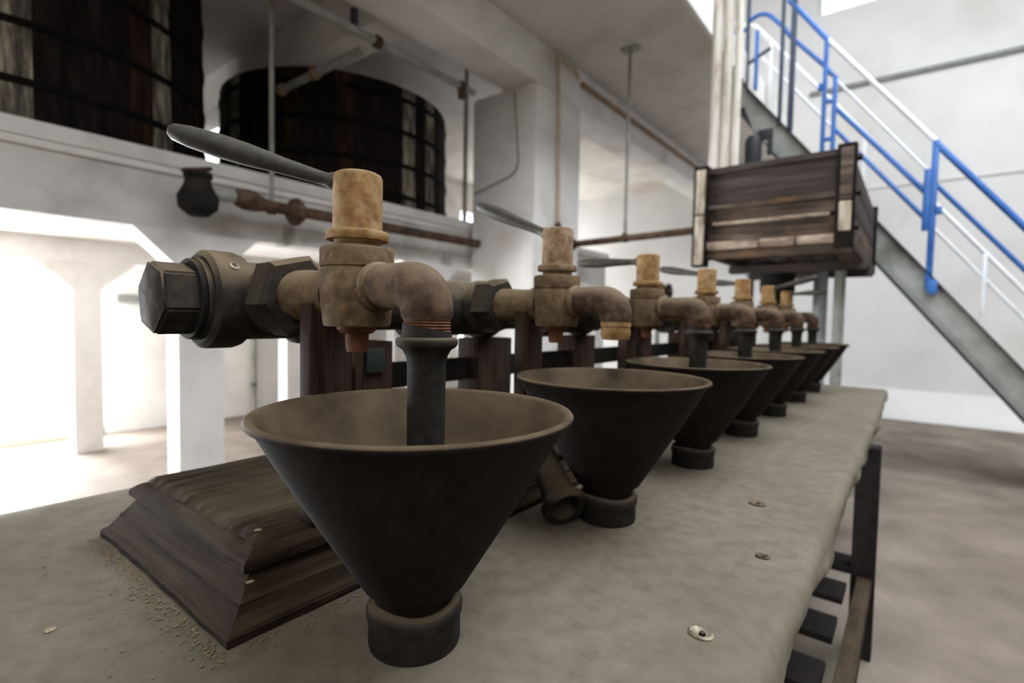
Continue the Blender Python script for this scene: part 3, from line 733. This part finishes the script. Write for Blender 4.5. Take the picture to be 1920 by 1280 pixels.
# ================================================================== STAIR
YS, YS2 = 5.25, 6.0
st = thing('steel_stair', 'steep grey steel stair with blue and white handrails', 'staircase', (0.4, 5.6, 0))
so = Vector((0.4, 5.6, 0))
x_hi, z_hi = -1.36, 3.44
sl_ = -1.272
def zs(x): return z_hi + sl_ * (x - x_hi)      # upper edge of the stringer
xb = x_hi - z_hi / sl_ * 1.0
def stringer(y0, y1):
    d = 0.335
    poly = [(x_hi, z_hi), (x_hi, z_hi - 0.15), (x_hi + 0.10, z_hi - 0.15 - 0.32 * 1.0), (xb - d / -sl_ * 1.0, 0.0), (xb, 0.0)]
    poly = [(x_hi, z_hi), (x_hi, zs(x_hi) - 0.20), (x_hi + 0.10, zs(x_hi + 0.10) - d), (xb + d / sl_, 0.0), (xb, 0.0)]
    poly = [(a - so.x, b) for a, b in poly]
    o = mk('stringer', Prism(poly, 'y', y0 - so.y, y1 - so.y), 'stringer', st)
    # flanges of the channel
    for off, nm in ((0.0, 'flange'), (d - 0.012, 'flange')):
        a = Vector((x_hi + (0.10 if off else 0), 0, zs(x_hi + (0.10 if off else 0)) - off)); b = Vector((xb - (d / -sl_ if off else 0), 0, 0.0))
        p = [(a.x, a.z), (b.x, b.z + 0.0), (b.x - 0.012, b.z), (a.x, a.z - 0.02)]
        p = [(q[0] - so.x, q[1]) for q in p]
        mk(nm, Prism(p, 'y', y0 - 0.04 - so.y, y0 - so.y), 'tread', o)
    return o
stringer(YS, YS + 0.03); stringer(YS2 - 0.03, YS2)
nt_ = 15; tr0 = None
for i in range(nt_):
    z = 3.25 - i * (3.25 / nt_)
    x = x_hi + (z - z_hi) / sl_
    if tr0 is None: tr0 = mk('tread', Box(-0.22, -0.015, YS + 0.03 - so.y, YS2 - 0.03 - so.y, -0.03, 0, bev=0.004), 'tread', st, (x - so.x, 0, z))
    else: link_copy(tr0, 'tread', st, (x - so.x, 0, z))
def bar(name, a, b, r, mat, par=st, y=YS - 0.02):
    A = Vector((a[0], y if len(a) == 2 else a[1], a[-1])) - so; B = Vector((b[0], y if len(b) == 2 else b[1], b[-1])) - so
    return mk(name, Cyl(A, B, r, seg=12), mat, par)
def fbar(name, x, z0, z1, w, mat, y=YS - 0.02, d=0.02):
    return mk(name, Box(x - w / 2 - so.x, x + w / 2 - so.x, y - d - so.y, y + d - so.y, z0, z1, bev=0.004), mat, st)
# posts (near side): x, foot, head
fbar('post', 0.072, 1.50, 2.645, 0.045, 'blue'); fbar('post', 0.030, 1.95, 2.43, 0.045, 'blue', y=YS - 0.025)
fbar('post_foot', 0.095, 1.455, 1.56, 0.065, 'blue', y=YS - 0.03)
fbar('post', -0.700, 2.55, 3.665, 0.034, 'blue'); fbar('post', -0.622, 2.50, 3.32, 0.034, 'blue', y=YS - 0.025)
fbar('post', -1.048, 3.00, 4.6, 0.030, 'slate'); fbar('post', -0.960, 2.92, 4.08, 0.045, 'slate')  # upper railing posts in a darker slate tone
fbar('post', -1.345, 3.40, 4.6, 0.030, 'slate'); fbar('post', -1.262, 3.36, 3.90, 0.028, 'blue')
fbar('joint', -0.662, 3.10, 3.13, 0.05, 'blue'); fbar('joint', -0.662, 2.78, 2.81, 0.05, 'blue')
fbar('stub', 0.105, 2.07, 2.13, 0.05, 'blue'); fbar('stub', -0.725, 3.22, 3.28, 0.05, 'blue')
# blue rails
bar('handrail', (0.07, 2.624), (1.15, 1.19), 0.024, 'blue')
bar('guard_rail', (0.08, 2.306), (1.15, 0.92), 0.017, 'blue')
bar('guard_rail', (-0.62, 3.06), (0.046, 2.225), 0.019, 'blue')
bar('guard_rail', (-0.625, 2.887), (0.044, 2.026), 0.017, 'blue')
bar('handrail', (-1.007, 4.087), (-0.70, 3.65), 0.022, 'blue')
mk('guard_rail', Tube([Vector((x, YS - 0.02, z)) - so for x, z in ((-1.345, 4.00), (-1.30, 4.03), (-1.248, 4.042), (-1.20, 4.03), (-1.156, 3.997), (-1.041, 3.856), (-0.986, 3.764), (-0.714, 3.436), (-0.642, 3.33))], 0.019, 10), 'blue', st)
bar('brace', (-1.478, 3.932), (-1.345, 3.945), 0.018, 'blue'); bar('brace', (-1.37, 3.605), (-1.145, 3.709), 0.016, 'slate')
# white handrails of the near side
bar('handrail', (-0.70, 3.65), (0.065, 2.64), 0.020, 'white_paint')
bar('guard_rail', (-0.64, 3.312), (0.024, 2.427), 0.012, 'white_paint')
# far side railing, white
yf = YS2 - 0.02
for a, b in (((-1.74, 4.46), (-1.464, 4.342)), ((-1.464, 4.342), (1.7, 0.19)), ((-1.40, 4.01), (1.7, 0.0))):
    bar('far_rail', a, b, 0.020 if b[1] > 0.1 else 0.016, 'white_paint', y=yf)
for x in (-1.30, -0.45, 0.45, 1.25):
    fbar('far_post', x, zs(x) - 0.1, 4.342 - 1.3125 * (x + 1.464), 0.03, 'white_paint', y=yf)

# ================================================================== OVERHEAD AND WALL PIPES
t = thing('rusty_pipe', 'rusty pipe with old valve along the deck beam', 'pipe', (-3.1, 2.3, 1.85))
mk('pipe', Cyl((0, -0.85, -0.005), (0, 1.15, 0.005), 0.036), 'rust', t)
mk('union', Lathe([(0.026, 0), (0.05, 0.01), (0.085, 0.04), (0.088, 0.07), (0.05, 0.11), (0.03, 0.12)], 10, base=(0, -0.62, -0.01), axis=Yx), 'rust', t)
mk('sleeve', Lathe([(0, -0.02), (0.03, -0.02), (0.048, 0), (0.062, 0.05), (0.058, 0.10), (0.04, 0.16), (0.03, 0.24)], 16, base=(0.02, -0.93, 0.01), axis=(0, 1, -0.1)), 'rust', t)
mk('valve_neck', Cyl((0.02, -1.08, 0.0), (0.02, -0.92, 0.01), 0.036), 'grey_pipe', t)
vb = mk('valve_body', Lathe([(0, 0), (0.05, 0), (0.095, 0.04), (0.10, 0.10), (0.07, 0.16), (0.06, 0.20), (0.07, 0.205), (0.07, 0.23), (0, 0.23)], 18, base=(0.02, -1.13, -0.13)), 'dark_iron', t)
mk('valve_handle', Box(-0.02, 0.02, 0.0, 0.15, 0.225, 0.245, bev=0.006), 'rust', vb, (0.02, -1.15, -0.13), (0.25, 0, 0))
t = thing('hanger_rod', 'thin grey rod holding the rusty pipe below the slab', 'rod', (-3.1, 1.585, 1.87))
mk('rod', Cyl((0, 0, 0), (0, 0, ZC - 1.87), 0.014, seg=10), 'grey_pipe', t)
mk('pipe_clip', Lathe([(0.03, -0.02), (0.042, -0.02), (0.042, 0.02), (0.03, 0.02)], 14, base=(0, 0, -0.03), axis=Yx), 'rust', t)
t = thing('steam_pipe', 'dark pipe running from the pillar towards the trough', 'pipe', (-1.9, 4.06, 1.90))
mk('pipe', Cyl((-0.60, 0, -0.02), (0.62, 0, 0.01), 0.03), 'rust', t)
mk('flange', Lathe([(0.03, 0), (0.05, 0), (0.05, 0.03), (0.03, 0.03)], 18, base=(-0.60, 0, -0.02), axis=(1, 0, 0)), 'rust', t)
t = thing('hanger_rod', 'grey rod hanging from the slab to the dark pipe beside the pillar', 'rod', (-1.97, 4.06, 1.90))
mk('rod', Cyl((0, 0, 0.03), (0, 0, ZC - 1.90 - 0.01), 0.014, seg=10), 'grey_pipe', t)
mk('ceiling_plate', Box(-0.07, 0.07, -0.04, 0.04, ZC - 1.90 - 0.02, ZC - 1.90), 'grey_pipe', t)
mk('pipe_clip', Lathe([(0.03, -0.015), (0.042, -0.015), (0.042, 0.015), (0.03, 0.015)], 14, base=(0, 0, 0), axis=(1, 0, 0)), 'rust', t)
t = thing('pillar_pipe', 'thin cream pipe climbing the pillar and bending to the beam', 'pipe', (-2.47, 3.77, 2.0))
mk('riser', Tube(bend((0, 0.02, 0.0), (0, -0.03, 1.42), (0, 0.24, 1.42), 0.07) + [Vector((0, 0.30, 1.36))], 0.014, 12), 'cream_pipe', t)
mk('foot_boss', Lathe([(0.014, 0.06), (0.03, 0.03), (0.03, 0.0), (0.0, 0.0)], 14, base=(0, 0.02, -0.02)), 'rust', t)
bp = mk('beam_pipe', Cyl((0, -1.3, 0), (0, 2.3, 0), 0.022), 'brown_pipe', None, (-2.475, 5.45, 3.335))
tag(bp, 'brown pipe along the side of the long ceiling beam', 'pipe')
t = thing('vat_pipe', 'grey pipe hung under the long beam near the vats', 'pipe', (-2.87, 2.0, 3.0))
mk('pipe', Cyl((0, -1.5, 0), (0, 1.12, 0), 0.026), 'grey_pipe', t)
for y in (0.15, 0.95): mk('fitting', Lathe([(0.026, 0), (0.04, 0.01), (0.04, 0.05), (0.026, 0.06)], 14, base=(0, y, 0), axis=Yx), 'rust', t)
mk('drain_cock', Cyl((0, 0.98, -0.09), (0, 0.98, -0.03), 0.03), 'rust', t)
mk('strap', Box(-0.015, 0.015, -0.02, 0.02, 0.02, 0.13), 'dark_metal', t)
t = thing('feed_pipe', 'grey pipe under the cross beam leading to the vat', 'pipe', (-3.4, 2.06, 2.90))
mk('pipe', Cyl((-0.50, 0, 0), (0.55, 0, 0.0), 0.028), 'grey_pipe', t)
for x in (-0.50, -0.05): mk('fitting', Lathe([(0.028, 0), (0.042, 0.01), (0.042, 0.05), (0.028, 0.06)], 14, base=(x, 0, 0), axis=(1, 0, 0)), 'brown_pipe', t)
cb = mk('pillar_cable', Tube(bend((-2.72, 3.462, 3.10), (-2.66, 3.462, 2.42), (-3.16, 3.462, 2.30), 0.12), 0.008, 8), 'grey_pipe')
tag(cb, 'thin cable curving down the face of the white pillar', 'cable')
vp = mk('corner_pipe', Cyl((0, 0, 0), (0, 0, 1.36), 0.02), 'grey_pipe', None, (-3.225, 3.41, DT))
tag(vp, 'thin grey pipe standing in the corner beside the pillar', 'pipe')

# ================================================================== VATS
def vat(cx, cy, R, h, lab, pale, brown, seed):
    t = thing('wooden_vat', lab, 'vat', (cx, cy, DT), group='wooden vats on the deck')
    n = 46; rt = R * 0.985
    w = 2 * PI / n
    bm = bmesh.new(); th = 0.045
    a0 = -w * 0.49; a1 = w * 0.49
    for lvl in range(1):
        vs = []
        for (rad, z) in ((R, 0.0), (rt, h)):
            for (a, rr) in ((a0, rad), (0, rad + 0.004), (a1, rad), (a1, rad - th), (a0, rad - th)):
                vs.append(bm.verts.new((rr * math.cos(a), rr * math.sin(a), z)))
        for i in range(5):
            j = (i + 1) % 5
            bm.faces.new((vs[i], vs[j], vs[5 + j], vs[5 + i]))
        bm.faces.new(vs[0:5][::-1]); bm.faces.new(vs[5:10])
    first = None
    for i in range(n):
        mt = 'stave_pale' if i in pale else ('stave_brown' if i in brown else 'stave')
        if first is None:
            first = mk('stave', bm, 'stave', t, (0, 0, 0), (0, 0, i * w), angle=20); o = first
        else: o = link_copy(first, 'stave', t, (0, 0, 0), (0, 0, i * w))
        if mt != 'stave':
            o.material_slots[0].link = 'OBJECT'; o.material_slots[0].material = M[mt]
    for z in ((0.12, 0.38, 0.66, 0.93) if h < 1.2 else (0.22, 0.50, 0.80, 1.12)):
        rr = R + (rt - R) * z / h + 0.006
        mk('hoop', Lathe([(rr - 0.004, z), (rr + 0.006, z), (rr + 0.006, z + 0.035), (rr - 0.004, z + 0.035)], 64), 'hoop', t)
    mk('bottom', Lathe([(0, 0.04), (R - 0.04, 0.04)], 48), 'stave', t)
    mk('lid', Lathe([(R - 0.05, h - 0.02), (0, h - 0.02)], 48), 'stave', t)
    return t
# staves counted anticlockwise from +x
vat(-4.49, 2.97, 1.03, 1.05, 'dark wooden vat between the handle and the white pillar', {0, 2, 35}, {34, 39, 42, 4}, 1)  # pale stave at the left edge paints in a highlight from the window
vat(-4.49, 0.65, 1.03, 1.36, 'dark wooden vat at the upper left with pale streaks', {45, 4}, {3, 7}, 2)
# brass valve on a standpipe far behind the third tap
t = thing('standpipe', 'blurred yellow brass valve on a pipe behind the third tap', 'valve', (-2.86, 7.0, 0))
mk('pipe', Cyl((0, 0, 0), (0, 0, 1.50), 0.035), 'grey_pipe', t)
mk('valve_body', Lathe([(0, 1.48), (0.07, 1.50), (0.11, 1.56), (0.11, 1.66), (0.08, 1.72), (0, 1.74)], 20), 'brass', t)
mk('wheel', Lathe([(0.02, 0.0), (0.10, 0.0), (0.10, 0.03), (0.02, 0.03)], 20, base=(0.14, 0, 1.62), axis=(1, 0, 0.1)), 'dark_iron', t)
mk('spindle', Cyl((0.08, 0, 1.62), (0.18, 0, 1.63), 0.02), 'brass', t)
